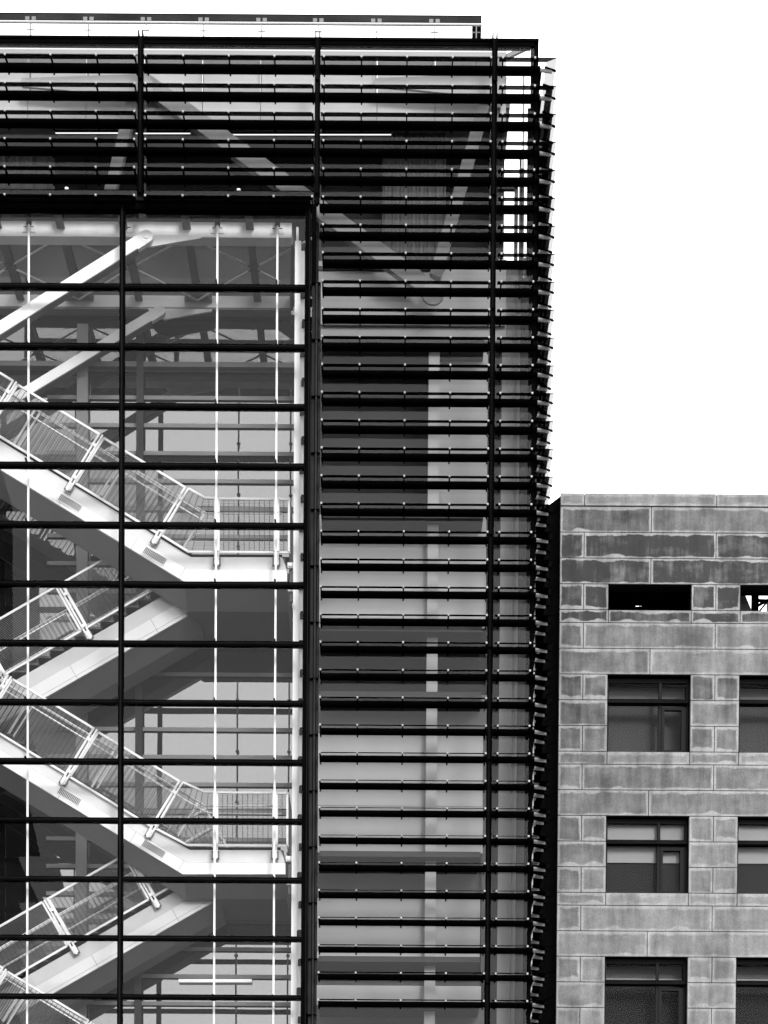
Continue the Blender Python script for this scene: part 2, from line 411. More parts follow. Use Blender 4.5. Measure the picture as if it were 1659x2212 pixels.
def brace(pc, slope, Y, wd, m_, L=9.0):
    x, z = U(pc[0]/2.363, 432 + pc[1]/2.363, Y)
    d = Vector((-1, 0, -slope)).normalized(); p = Vector((x, Y-.12, z)); q = p + d*L
    m = MB(); m.bar(p, q, wd, .12, m_)
    m.cyl((x, Y-.186, z), (x, Y-.066, z), wd/2, m_, 24); m.cyl((x, Y-.20, z), (x, Y-.186, z), wd*.2, M_PALE, 16)
    # lower edge flange, slightly darker
    off = Vector((slope, 0, -1)).normalized() * (wd/2 + .012)
    m.bar(p + d*.3 + off, q + off, .022, .2, M_MGREY)
    m.build('diagonal_brace', B)
brace((752, 213), .625, Y1, .27, M_WHITE); brace((822, 587), .606, Y2, .235, M_PALE)
# ---- ceiling, purlins, cross rods
ZC = U(300, 437, .12)[1] + .02
m = MB(); m.box(X0, XBR+.12, .14, 3.9, ZC, ZC+.02, M_ROOFG); m.box(X0, XBR+.12, .125, .138, ZC+.004, ZC+.25, M_BLACK); m.build('atrium_ceiling', B)
pxs = [U(q/2.363, 512, .9)[0] for q in (5, 325, 645, 965, 1281)]; dp = (pxs[-1]-pxs[0])/4
pall = [pxs[0] + dp*k for k in range(-3, 5)]
for x in pall:
    m = MB(); m.box(x-.055, x+.055, .14, 3.45, ZC-.26, ZC-.002, M_PURLIN); m.box(x-.085, x+.085, .14, 3.45, ZC-.285, ZC-.26, M_MGREY); m.build('purlin', B)
zn = ZC - .32; yn = 1.85
for k in range(1, 8, 2) if False else (0, 2, 4, 6):
    pass
nodes = [pall[k] for k in (1, 3, 5, 7)]
rods = MB()
for x in nodes:
    m = MB()
    for sx, yy in ((-1, .75), (1, .75), (-1, 3.0), (1, 3.0)):
        m.cyl((x, yn, zn), (x + sx*dp, yy, zn-.02), .021, M_PALE, 8)
        v = Vector((sx*dp, yy-yn, 0)).normalized()
        m.cyl((x, yn, zn), (x+v.x*.22, yn+v.y*.22, zn), .035, M_MGREY, 8, .018)
    m.cyl((x, yn, zn-.03), (x, yn, zn+.03), .09, M_MGREY, 14)
    m.build('tie_rod', B)
for x in [pall[k] for k in (0, 2, 4, 6)]:
    m = MB(); m.prismz([(x-.32, Y2-.04), (x+.32, Y2-.04), (x+.2, Y2-.3), (x-.2, Y2-.3)], z2t-.16, z2t-.04, M_MGREY); m.build('rod_plate', B)
# soffit fittings
# ---- rear glazed wall with bars
YW = 3.5
m = MB(); m.box(X0, XBR+.6, YW, YW+.05, ZG, ZC, M_MIRROR); m.build('rear_glazing', B)
M_BAR = mat('rear_bar', .17, .5, 0, .05, 1)
zb = U(450, 856, 3.4)[1]; bp = (zb - U(450, 2107.5, 3.4)[1])/21
k = 1
while zb + bp*k > 2:
    z = zb + bp*k
    xL = U(100, 1300, 3.4)[0]; MB().box(xL, XBR+.6, YW-.035, YW-.002, z-.045, z+.045, M_BAR).box(xL, XBR+.6, YW-.032, YW-.003, z-.07, z-.045, M_BLACK).build('rear_bar', B)
    k -= 1
for px, wd, v in ((301, .16, .035), (177, .25, .20)):
    x = U(px, 1200, 3.3)[0]
    MB().box(x-wd/2, x+wd/2, YW-.22, YW-.1, ZG, z2b-.3, mat('post', v, .5)).build('rear_post', B)
m = MB(); m.box(X0, XBR+.6, YW-.2, YW-.003, U(300, 800, 3.3)[1]+.09, U(300, 792, 3.3)[1]+.12, M_MGREY); m.build('rear_beam', B)
# ---- interior of the louvre storeys: panels, slabs, columns and trusses
def pan(name, x0, x1, y0, y1, Y, v, t=.06, ylat=None):
    ym = (y0 + y1)/2
    xa, xb = U(x0, ym, Y)[0], U(x1, ym, Y)[0]; xm = (x0+x1)/2
    zt, zb_ = U(xm, y0, Y)[1], U(xm, y1, Y)[1]
    return MB().box(xa, xb, Y, Y+t, zb_, zt, panelm(v)).build(name, B)
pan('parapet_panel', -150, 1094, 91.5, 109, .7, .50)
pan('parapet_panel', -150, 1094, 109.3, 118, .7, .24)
# pale spandrel panels with open joints
js = [-66, 60, 186, 311.5, 437.5, 563, 688.5, 814.5, 940, 1094]
for a_, b_ in zip(js, js[1:]): pan('spandrel_panel', a_+.7, b_-.7, 119, 268, .95, .42)
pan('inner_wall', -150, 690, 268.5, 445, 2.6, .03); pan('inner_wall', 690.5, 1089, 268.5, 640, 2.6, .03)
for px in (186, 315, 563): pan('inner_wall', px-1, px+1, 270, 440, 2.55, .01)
# curtains (folded)
def curtain(x0, x1, y0, y1, Y, v, folds, amp=.05):
    xa, xb = U(x0, y1, Y)[0], U(x1, y1, Y)[0]; zt, zb_ = U(x0, y0, Y)[1], U(x0, y1, Y)[1]
    n = folds*8; pts = []
    for i in range(n+1):
        s = i/n; pts.append((xa + (xb-xa)*s, Y + amp*math.sin(s*folds*2*math.pi) * (.6+.4*math.sin(i*.37))))
    back = [(x, y+.012) for x, y in pts]
    m = MB(); vs = []
    for x, y in pts + back: vs += [(x, y, zb_), (x, y, zt)]
    o = 2*(n+1)
    fs = [(2*i, 2*i+2, 2*i+3, 2*i+1) for i in range(n)] + [(o+2*i+1, o+2*i+3, o+2*i+2, o+2*i) for i in range(n)]
    m.add(vs, fs, panelm(v)); return m.build('curtain', B)
curtain(825, 962, 275, 560, 1.9, .085, 16, .03); curtain(-60, 118, 330, 440, 1.9, .07, 12, .03)
# main truss: chords, braces, nodes
YT = .82
def tb(p, q, wd, v=.34, Y=YT, name='truss_brace', t=.18):
    a_, b_ = U(p[0], p[1], Y), U(q[0], q[1], Y)
    m = MB(); m.bar((a_[0], Y, a_[1]), (b_[0], Y, b_[1]), wd, t, panelm(v*.8)); m.build(name, B)
for s in (0, 762):
    pts = [(48+s, 170), (300+s, 161), (318+s, 163), (330+s, 178), (330+s, 205), (300+s, 212), (120+s, 194), (48+s, 188), (44+s, 180)]
    m = MB(); m.prism([U(x, y, .6) for x, y in pts], .58, .64, panelm(.30)); m.build('truss_node', B)
    tb((292+s, 200), (228+s, 460) if s == 0 else (940, 600), .25, .27)
    if s: tb((1080, 170), (1066, 236), .3, .27)
tb((300, 172), (940, 636), .37, .30)
x, z = U(935, 640, YT); m = MB(); m.cyl((x, YT-.12, z), (x, YT-.04, z), .24, panelm(.3), 28); m.build('truss_node', B)
pan('floor_edge', 688, 1092, 565, 735, 1.4, .38); pan('floor_edge', 688, 1092, 676, 702, 1.3, .30); pan('floor_edge', 688, 960, 575, 583, 1.35, .04)
# storeys below: rooms with pale and dark blinds
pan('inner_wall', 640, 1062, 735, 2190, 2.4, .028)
pan('roller_blind', 947, 1053, 738, 1112, 1.6, .34)
pan('roller_blind', 688, 1050, 1113, 1356, 1.5, .35)
pan('roller_blind', 690, 1045, 1225, 1345, 1.45, .40)
pan('room_wall', 688, 1057, 1500, 1585, 1.7, .11)
pan('roller_blind', 684, 1043, 1585, 1741, 1.5, .39); pan('roller_blind', 683, 1043, 1742, 1842, 1.5, .37)
pan('room_wall', 683, 1040, 1845, 1941, 2.2, .09); pan('room_wall', 1041, 1052, 1600, 2100, 2.0, .11)
pan('roller_blind', 683, 1037, 1941, 2058, 1.5, .30); pan('roller_blind', 683, 1036, 2058, 2070, 1.48, .44)
pan('room_wall', 683, 1036, 2116, 2128, 1.6, .07); pan('roller_blind', 683, 1039, 2129, 2172, 1.5, .40)
pan('room_wall', 681, 1046, 2173, 2260, 1.8, .12)
for yy in (735, 1113, 1358, 1500, 1845, 2072, 2172):
    z = U(900, yy, .9)[1]; MB().box(F2+.1, F3-.12, .9, 2.3, z-.06, z+.06, panelm(.05)).build('floor_slab', B)
xa, xb = U(922, 1400, 1.2)[0], U(945.5, 1400, 1.2)[0]
m = MB(); m.box(xa, xb, 1.2, 1.42, ZG, U(930, 740, 1.2)[1], panelm(.36)); m.build('column', B)
# corner bay: wall, post, curtain
pan('spandrel_panel', 1076, 1093, 560, 735, 1.42, .38); pan('inner_wall', 1060, 1089, 270, 560, 1.8, .03)
pan('corner_post', 1111, 1119, 402, 560, 1.6, .09, .1); pan('corner_post', 1121.5, 1126, 335, 640, 1.6, .07, .1); pan('corner_post', 1128.5, 1131, 156, 640, 1.6, .09, .1)
pan('corner_post', 1076, 1119, 402, 408, 1.6, .07, .1)
curtain(1072, 1148, 560, 2300, 2.1, .34, 1, .10); curtain(1098, 1120, 600, 2300, 1.7, .42, 1, .10)
pan('corner_post', 1118, 1140, 600, 2300, 1.45, .05, .05)
# solid mass of the building behind the double skin
xm = U(1093, 300, 2.7)[0]
m = MB(); m.box(X0, xm, 3.95, 6.4, ZG, ZTOP-.5, panelm(.10)); m.box(X0, xm-.02, .99+.1, 3.95, ZTOP-.62, ZTOP-.5, panelm(.2)); m.box(X0, U(800, 1500)[0]*0+XBR+.62, 3.56, 3.94, ZG, ZTOP-.7, panelm(.1))
m.box(XBR+.62, xm, 3.3, 3.94, ZG, ZTOP-.7, panelm(.05)); m.build('rear_block', B)
m = MB(); m.box(X0, F2-.02, 3.4, 3.9, ZC+.26, ZC+.4, panelm(.15)); m.build('floor_slab', B)
# light fittings
def lamp(name, x0, x1, y, Y, label, m_=None, h=.014):
    a_, b_ = U(x0, y, Y), U(x1, y, Y)
    t = thing(name, label, 'light fitting', (a_[0], Y, a_[1]))
    MB().bar((a_[0], Y, a_[1]+.03), (b_[0], Y, b_[1]+.03), .03, .06, M_DGREY, (0, 1, 0)).build('housing', t)
    MB().bar((a_[0], Y, a_[1]), (b_[0], Y, b_[1]), h, .09 if m_ else .02, m_ or M_LAMP, (0, 1, 0)).build('tube', t)
lamp('strip_light', 120, 263, 287.5, 1.6, 'long thin white ceiling strip light left of the left black facade fin')
lamp('strip_light', 293, 411, 288.3, 1.6, 'white ceiling strip light just right of the leftmost black fin, left of the big diagonal')
lamp('strip_light', 490, 845, 291, 1.6, 'longest white ceiling strip light, right of the big diagonal behind the louvres')
def spot(px, py, label):
    x, z = U(px, py, 1.5); t = thing('downlight', label, 'light fitting', (x, 1.5, z))
    MB().cyl((x, 1.5, z+.02), (x, 1.5, z+.08), .05, M_DGREY, 16).build('housing', t)
    MB().cyl((x, 1.5, z), (x, 1.5, z+.02), .04, M_LAMP, 16).build('lens', t)
spot(144, 408, 'small round downlight behind the lowest louvres above the atrium, left one')
spot(515.5, 411, 'small round downlight behind the lowest louvres above the atrium, right one')
lamp('strip_light', 386, 544, 2119, 3.40, 'faint wide strip light low in the atrium behind the stair', M_LAMP2, .07)
# ================================================================ roof canopy and guard rail
YK = 1.2
KX = U(1040.5, 45, YK)[0]
K = thing('roof_canopy', 'thin dark flat canopy over the roof terrace edge', 'canopy', (0, 2.5, ZTOP-.5))
a_ = U(500, 31.5, YK)[1]; b_ = U(500, 43, YK)[1]
M_CAN = mat('canopy_metal', .022, .6, 0, .3, 3, (.4, 1, 1)); m = MB(); m.box(X0, KX, YK, YK+.12, a_-.135, a_, M_CAN); m.box(X0, KX, YK-.006, YK+.125, a_, a_+.012, M_BLACK); m.build('roof_slab', K)
for px in (-59.5, 66, 191, 315.5, 440, 565, 687.5, 813, 938.5):
    x = U(px, 40, YK)[0]; m = MB()
    for s in (-1, 1): m.box(x+s*.07-.045, x+s*.07+.045, YK-.012, YK, a_-.15, a_-.075, M_MGREY)
    m.build('bracket', K)
x = U(1036, 60, YK)[0]
m = MB(); m.add([(x-.16, YK+.01, ZTOP-.7), (x+.01, YK+.01, ZTOP-.7), (x+.01, YK+.11, ZTOP-.7), (x-.16, YK+.11, ZTOP-.7), (x-.16, YK+.01, a_-.14), (x+.04, YK+.01, a_-.14), (x+.04, YK+.11, a_-.14), (x-.16, YK+.11, a_-.14)],
  [(0,3,2,1),(4,5,6,7),(0,1,5,4),(1,2,6,5),(2,3,7,6),(3,0,4,7)], M_BLACK); m.build('support', K)
YG = .75
G = thing('guard_rail', 'white tubular guard rail with glass panels along the roof edge', 'railing', (0, YG, ZTOP-.6))
zr = U(500, 50.5, YG)[1]; xe = U(1041, 54, YG)[0]
MB().cyl((X0, YG, zr), (xe, YG, zr), .03, mat('rail_tube', .38, .4), 12).build('top_rail', G)
pp = [-59.5, 66, 191, 315.5, 440, 565, 687.5, 813, 938.5]
for px in pp + [1029]:
    x = U(px, 60, YG)[0]; m = MB(); m.bar((x, YG, ZTOP-.6), (x, YG, zr), .022, .05, M_MGREY, (0, 1, 0))
    m.box(x-.08, x+.08, YG-.01, YG+.01, zr-.17, zr-.155, M_MGREY); m.build('rail_post', G)
for a0, b0 in zip(pp, pp[1:] + [1029]):
    xa, xb = U(a0, 60, YG)[0]+.085, U(b0, 60, YG)[0]-.085
    m = MB(); m.box(xa, xb, YG-.005, YG+.005, ZTOP-.5, zr-.11, M_CLEAR); m.box(xa, xb, YG-.006, YG+.006, zr-.11, zr-.102, M_DGREY); m.build('guard_glass', G)
# ================================================================ staircase
S = thing('steel_staircase', 'white steel staircase zigzagging up inside the glazed atrium', 'staircase', (-8, 2, ZG))
YF = .8
def D(x, y): return (x/2.363, 864 + y/2.363)
def E_(x, y): return (x/2.363, 1296 + y/2.363)
def F_(x, y): return (x/2.363, 1728 + y/2.363)
def W(pt, Y): return Vector(U(pt[0], pt[1], Y))         # 2-d (x, z)
ST = U(500, 1255.5, YF)[1] - U(500, 1888, YF)[1]                                   # storey height
def lerp(a, b, t): return a + (b - a)*t
def railing(bot, top, Y, name='balustrade', mesh=True, parent=S):
    """frame between two polylines (x,z), wires inside"""
    m = MB(); fw = .045
    for L in (bot, top):
        for a_, b_ in zip(L, L[1:]):
            m.bar((a_[0], Y, a_[1]), (b_[0], Y, b_[1]), fw, .03, M_WHITE2)
    for k in (0, -1): m.bar((bot[k][0], Y, bot[k][1]), (top[k][0], Y, top[k][1]), fw, .03, M_WHITE2)
    o = m.build(name, parent)
    if mesh:
        w_ = MB()
        def at(L, t):
            ls = [(L[i+1]-L[i]).length for i in range(len(L)-1)]; tot = sum(ls); s = t*tot
            for i, l in enumerate(ls):
                if s <= l or i == len(ls)-1: return lerp(L[i], L[i+1], s/l)
                s -= l
        ln = (top[-1]-top[0]).length; n = max(2, int(ln/.105))
        for i in range(1, n):
            a_, b_ = at(bot, i/n), at(top, i/n); w_.bar((a_[0], Y+.004, a_[1]), (b_[0], Y+.004, b_[1]), .012, .004, M_DGREY)
        nv = 34
        for j in range(1, nv):
            v = j/nv; P_ = [lerp(b_, t_, v) for b_, t_ in zip(bot, top)]
            for a_, b_ in zip(P_, P_[1:]): w_.bar((a_[0], Y-.003, a_[1]), (b_[0], Y-.003, b_[1]), .009, .003, M_MGREY)
        w_.build('wire_mesh', o)
    return o
def post(a_, b_, Y, wd=.05, gap=.035):
    """twin flat-bar post from foot a_ to head b_ (x,z)"""
    d = (b_ - a_).normalized(); n = Vector((d[1], -d[0])); m = MB()
    for s in (-1, 1):
        o = n*s*(wd+gap)/2*.9
        m.bar((a_[0]+o[0], Y, a_[1]+o[1]), (b_[0]+o[0], Y, b_[1]+o[1]), wd*.8, .03, M_WHITE2)
    for t in (.22, .80):
        c = lerp(a_, b_, t); e0, e1 = c - d*.035, c + d*.035
        m.bar((e0[0], Y-.025, e0[1]), (e1[0], Y-.025, e1[1]), wd*2.2, .02, M_PALE)
    o = m.build('rail_post', S)
    k = MB(); c0, c1 = a_ - d*.03, a_ + d*.16
    k.bar((c0[0], Y+.015, c0[1]), (c1[0], Y+.015, c1[1]), .17, .02, M_MGREY)
    k.bar((c0[0], Y-.02, c0[1]), (c1[0], Y-.02, c1[1]), .05, .05, M_PALE)
    for s in (-1, 1):
        for q in (c0 + d*.03, c1 - d*.03): k.cyl((q[0]+n[0]*s*.06, Y-.01, q[1]+n[1]*s*.06), (q[0]+n[0]*s*.06, Y+.006, q[1]+n[1]*s*.06), .012, M_DGREY, 6)
    k.build('bolt_plate', o)
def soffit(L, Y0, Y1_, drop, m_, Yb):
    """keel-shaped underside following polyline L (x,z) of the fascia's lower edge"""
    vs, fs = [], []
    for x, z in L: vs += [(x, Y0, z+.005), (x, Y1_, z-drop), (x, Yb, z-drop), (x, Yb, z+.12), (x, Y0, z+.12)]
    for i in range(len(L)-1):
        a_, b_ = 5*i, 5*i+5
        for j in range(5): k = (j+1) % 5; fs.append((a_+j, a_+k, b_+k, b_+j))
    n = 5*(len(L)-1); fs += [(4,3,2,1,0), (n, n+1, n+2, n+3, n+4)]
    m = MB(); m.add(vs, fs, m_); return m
def grille(cx, cz, sl, Y):
    d = Vector((1, -sl)).normalized(); n = Vector((d[1], -d[0])); n = -n if n[1] < 0 else n
    m = MB(); c = Vector((cx, cz)); h = .27
    for s in (-1, 1):
        m.bar((c[0]-d[0]*h+n[0]*s*.085, Y-.012, c[1]-d[1]*h+n[1]*s*.085), (c[0]+d[0]*h+n[0]*s*.085, Y-.012, c[1]+d[1]*h+n[1]*s*.085), .02, .015, M_WHITE)
        m.bar((c[0]+d[0]*h*s-n[0]*.085, Y-.012, c[1]+d[1]*h*s-n[1]*.085), (c[0]+d[0]*h*s+n[0]*.085, Y-.012, c[1]+d[1]*h*s+n[1]*.085), .02, .015, M_WHITE)
    m.bar((c[0]-d[0]*h, Y-.004, c[1]-d[1]*h), (c[0]+d[0]*h, Y-.004, c[1]+d[1]*h), .16, .003, M_BLACK)
    for i in range(1, 15):
        q = c - d*h + d*(2*h*i/15)
        m.bar((q[0]-n[0]*.08, Y-.01, q[1]-n[1]*.08), (q[0]+n[0]*.08, Y-.01, q[1]+n[1]*.08), .013, .008, M_PALE)
    return m
def V2(x, y): return Vector((x, y))
SL = .595
for lv in range(-1, 4):
    # lv 0: landing at photo height 1255; lv 1 one storey below; lv 2, 3 further down
    dz = -ST*lv; psh = -.10*lv if lv >= 0 else .1
    if lv == -1: continue
    def Q(x, y, Y=YF, s=0.0):
        v = W(D(x, y), Y); return V2(v[0] + s, v[1] + dz)
    lt, lb = Q(975, 800), Q(940, 926); rt, rb = Q(1440, 801), Q(1465, 926); mid = Q(958, 864); midr = Q(1465, 865)
    run = ST/2/SL
    UL = V2(-run, run*SL)
    xh = -2.2
    # fascia: upper plate (recessed) and lower plate, flight + landing + half landing
    def fas(p_l, p_r, name, y0, y1, m_, up, lo):
        m = MB(); m.prism([up[0] + UL + V2(xh, 0), up[0] + UL, up[0], up[1], lo[1], lo[0], lo[0] + UL, lo[0] + UL + V2(xh, 0)], y0, y1, m_); return m
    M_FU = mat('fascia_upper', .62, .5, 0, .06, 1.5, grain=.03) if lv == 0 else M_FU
    up = fas(0, 0, 'x', YF+.02, YF+.10, M_FU, (lt, rt), (mid, midr)).build('fascia', S)
    lo = fas(0, 0, 'x', YF, YF+.10, M_WHITE, (mid + V2(0, -.012), midr + V2(0, -.012)), (lb, rb)).build('fascia', S)
    # plate joints on the sloping fascia
    d = V2(-1, SL).normalized(); nrm = V2(-SL, -1).normalized()
    jm = MB()
    for t in (.06, 1.28, 3.12, 4.9):
        c = mid + d*t*1.0; e = c + nrm*.30
        jm.bar((c[0], YF-.001, c[1]), (e[0], YF-.001, e[1]), .008, .004, M_MGREY)
    jm.build('plate_joint', lo)
    # dark shadow-gap channel under the base rail
    ch = MB(); o1 = V2(0, .065)
    ch.prism([lt + UL + V2(xh, 0), lt + UL, lt, rt, rt + o1, lt + o1, lt + UL + o1, lt + UL + V2(xh, 0) + o1], YF+.03, YF+.09, M_DGREY); ch.build('edge_channel', S)
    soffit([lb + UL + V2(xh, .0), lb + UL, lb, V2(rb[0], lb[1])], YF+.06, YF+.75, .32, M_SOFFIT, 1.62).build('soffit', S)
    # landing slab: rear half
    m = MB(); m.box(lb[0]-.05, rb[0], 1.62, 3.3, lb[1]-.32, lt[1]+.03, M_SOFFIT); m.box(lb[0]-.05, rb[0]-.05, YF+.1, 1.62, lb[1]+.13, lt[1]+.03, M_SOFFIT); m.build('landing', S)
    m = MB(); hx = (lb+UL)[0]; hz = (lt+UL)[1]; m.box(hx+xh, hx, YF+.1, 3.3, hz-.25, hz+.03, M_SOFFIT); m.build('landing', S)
    # steps of the front flight
    n = 19; m = MB()
    for i in range(n):
        x1 = lt[0] - run*i/n; x0 = x1 - run/n; z1 = lt[1] + .03 + (ST/2)*(i+1)/n
        m.box(x0-.03, x1, YF+.12, 1.5, z1-.045, z1, M_TREAD); m.box(x1-.015, x1, YF+.12, 1.5, z1-ST/2/n-.04, z1-.045, M_TREAD)
    m.prism([V2(lt[0], lt[1]-.2), V2(lt[0]-run, lt[1]-.2+ST/2), V2(lt[0]-run, lt[1]+.12+ST/2), V2(lt[0], lt[1]+.12)], 1.5, 1.54, M_PALE)
    m.build('stair_steps', S)
    # balustrades of the front flight
    yb = YF - .04
    sh = V2(-434/2.363*.0102, 262/2.363*.0102)
    A = dict(TL=Q(530,195,yb,psh), TR=Q(945,447,yb,psh), BR=Q(802,680,yb,psh), BL=Q(385,425,yb,psh))
    for k in range(0, 3):
        o = V2(sh[0]*k, sh[1]*k)
        railing([A['BL']+o, A['BR']+o], [A['TL']+o, A['TR']+o], yb)
        post(Q(785,733,yb,psh)+o, Q(956,450,yb,psh)+o, yb-.03)
    railing([Q(825,690,yb,psh), Q(962,775,yb), Q(1098,776,yb)], [Q(963,452,yb,psh), Q(1047,500,yb), Q(1098,501,yb)], yb)
    railing([Q(1116,776,yb), Q(1402,778,yb)], [Q(1116,504,yb), Q(1402,506,yb)], yb)
    railing([Q(1421,778,yb), Q(1475,779,yb)], [Q(1421,507,yb), Q(1475,508,yb)], yb)
    for zx in (1107, 1411): post(Q(zx, 845, yb), Q(zx, 502, yb), yb-.03, .045, .03)
    # end balustrade of landing runs back along the wall
    o = MB(); a_, b_ = Q(1478, 779, yb), Q(1478, 508, yb)
    o.bar((a_[0], yb, b_[1]), (a_[0], 3.2, b_[1]), .04, .03, M_WHITE2, (0, 0, 1)); o.bar((a_[0], yb, a_[1]), (a_[0], 3.2, a_[1]), .04, .03, M_WHITE2, (0, 0, 1))
    for k in range(24): yy = yb + .1 + k*.13; o.bar((a_[0], yy, a_[1]), (a_[0], yy, b_[1]), .008, .008, M_MGREY)
    o.build('balustrade', S)
    # far balustrade of the front flight
    yf = 1.50
    off = V2(0, -.02)
    for k in range(-0, 3):
        o = V2(sh[0]*k + .35, sh[1]*k - .2)
        railing([A['BL']+o, A['BR']+o], [A['TL']+o, A['TR']+o], yf)
    # handrails (tubes) on both sides
    for yh in (YF+.12, 1.42):
        a_ = Q(1049, 560, yb); m = MB()
        m.cyl((a_[0], yh, a_[1]), (a_[0]-run, yh, a_[1]+run*SL), .022, M_WHITE2, 10)
        m.cyl((a_[0], yh, a_[1]), (Q(1440, 560, yb)[0], yh, a_[1]), .022, M_WHITE2, 10)
        m.build('handrail', S)
    for gx, gy in ((358, 527), (790, 797), (-70, 265)):
        c = Q(gx, gy); grille(c[0], c[1], SL, YF).build('vent_grille', S)
    # lugs between landing and column
    c = Q(1483, 853); m = MB()
    m.box(c[0]-.06, c[0]+.12, YF-.10, YF-.06, c[1]-.055, c[1]+.055, M_PALE); m.cyl((c[0], YF-.13, c[1]), (c[0], YF-.10, c[1]), .04, M_WHITE, 16)
    m.box(c[0]-.01, c[0]+.10, YF-.02, YF+.06, c[1]-.75, c[1]-.1, M_MGREY); m.box(c[0]-.05, c[0]+.10, YF-.1, YF-.05, c[1]-.56, c[1]-.46, M_PALE)
    m.cyl((c[0], YF-.12, c[1]-.51), (c[0], YF-.1, c[1]-.51), .035, M_WHITE, 16); m.build('support_lug', S)
    # ---- rear flight: from this landing down to the half landing on the left
    YRr = 1.75; s2 = .575
    if lv == 0: rbv = W(E_(605, 95), YRr); rmv = W(E_(640, 170), YRr); rlo = W(E_(600, 286), YRr); ps = [W(E_(465, 205), YRr)]; r_shift = 0
    else:
        rbv = W(F_(600, 622), YRr); rmv = W(F_(640, 690), YRr); rlo = W(F_(600, 800), YRr); ps = [W(F_(395, 790), YRr)]
        dd = V2(0, -ST*(lv-1)); rbv, rmv, rlo = rbv+dd, rmv+dd, rlo+dd; ps = [ps[0]+dd]
    xr_ = lb[0] + (.25 if lv == 0 else .75); xl_ = xr_ - run - .6
    def ln(p, x): return V2(x, p[1] + (x - p[0])*s2)
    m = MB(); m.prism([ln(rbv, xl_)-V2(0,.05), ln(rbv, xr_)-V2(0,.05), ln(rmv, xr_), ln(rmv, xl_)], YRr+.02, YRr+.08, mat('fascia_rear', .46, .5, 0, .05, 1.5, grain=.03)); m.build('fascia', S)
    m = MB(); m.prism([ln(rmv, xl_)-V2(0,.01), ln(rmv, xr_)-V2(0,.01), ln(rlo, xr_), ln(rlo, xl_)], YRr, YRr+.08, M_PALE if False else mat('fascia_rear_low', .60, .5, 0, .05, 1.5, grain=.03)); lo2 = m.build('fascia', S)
    jm = MB(); nn = V2(.5, -.86)
    for t in (.5, 2.3, 4.1):
        c = ln(rmv, xr_ - t - .6); e = c + nn*.36
        jm.bar((c[0], YRr-.001, c[1]), (e[0], YRr-.001, e[1]), .008, .004, M_MGREY)
    c = ln(rlo, xr_) + V2(0, .09); e = ln(rlo, xl_) + V2(0, .09); jm.bar((c[0], YRr-.001, c[1]), (e[0], YRr-.001, e[1]), .006, .004, M_MGREY)
    jm.build('plate_joint', lo2)
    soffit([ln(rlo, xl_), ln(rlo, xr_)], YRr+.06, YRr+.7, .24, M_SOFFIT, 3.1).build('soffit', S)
    n = 19; m = MB(); b0 = ln(rbv, xr_)
    for i in range(n):
        x1 = xr_ - run*i/n; x0 = x1 - run/n; z1 = ln(rbv, x1)[1] + .10
        m.box(x0, x1+.03, YRr+.1, 3.0, z1-.045, z1, M_TREAD); m.box(x0, x0+.015, YRr+.1, 3.0, z1-.2, z1-.045, M_TREAD)
    m.build('stair_steps', S)
    # rear flight balustrade: posts lean the other way
    pn = V2(-.5, .866); dd_ = V2(1, s2).normalized(); L = 2.12 if False else 2.05
    p0 = ps[0] + pn*.27
    for k in range(-1, 3):
        a_ = p0 + dd_*(k*2.10)
        if a_[0] + 2.1 > xr_ + .9: continue
        bl = a_ + dd_*.06; br = a_ + dd_*2.0
        railing([bl, br], [bl + pn*1.12, br + pn*1.12], YRr-.04)
        post(a_ - pn*.25 + dd_*.0, a_ + pn*1.13, YRr-.07)
        railing([bl, br], [bl + pn*1.12, br + pn*1.12], 3.02)
    for yh, hh in ((YRr+.06, .88), (2.95, .88)):
        a_ = ln(rbv, xr_) + V2(0, hh); b_ = ln(rbv, xl_) + V2(0, hh)
        MB().cyl((a_[0], yh, a_[1]), (b_[0], yh, b_[1]), .022, M_WHITE2, 10).build('handrail', S)
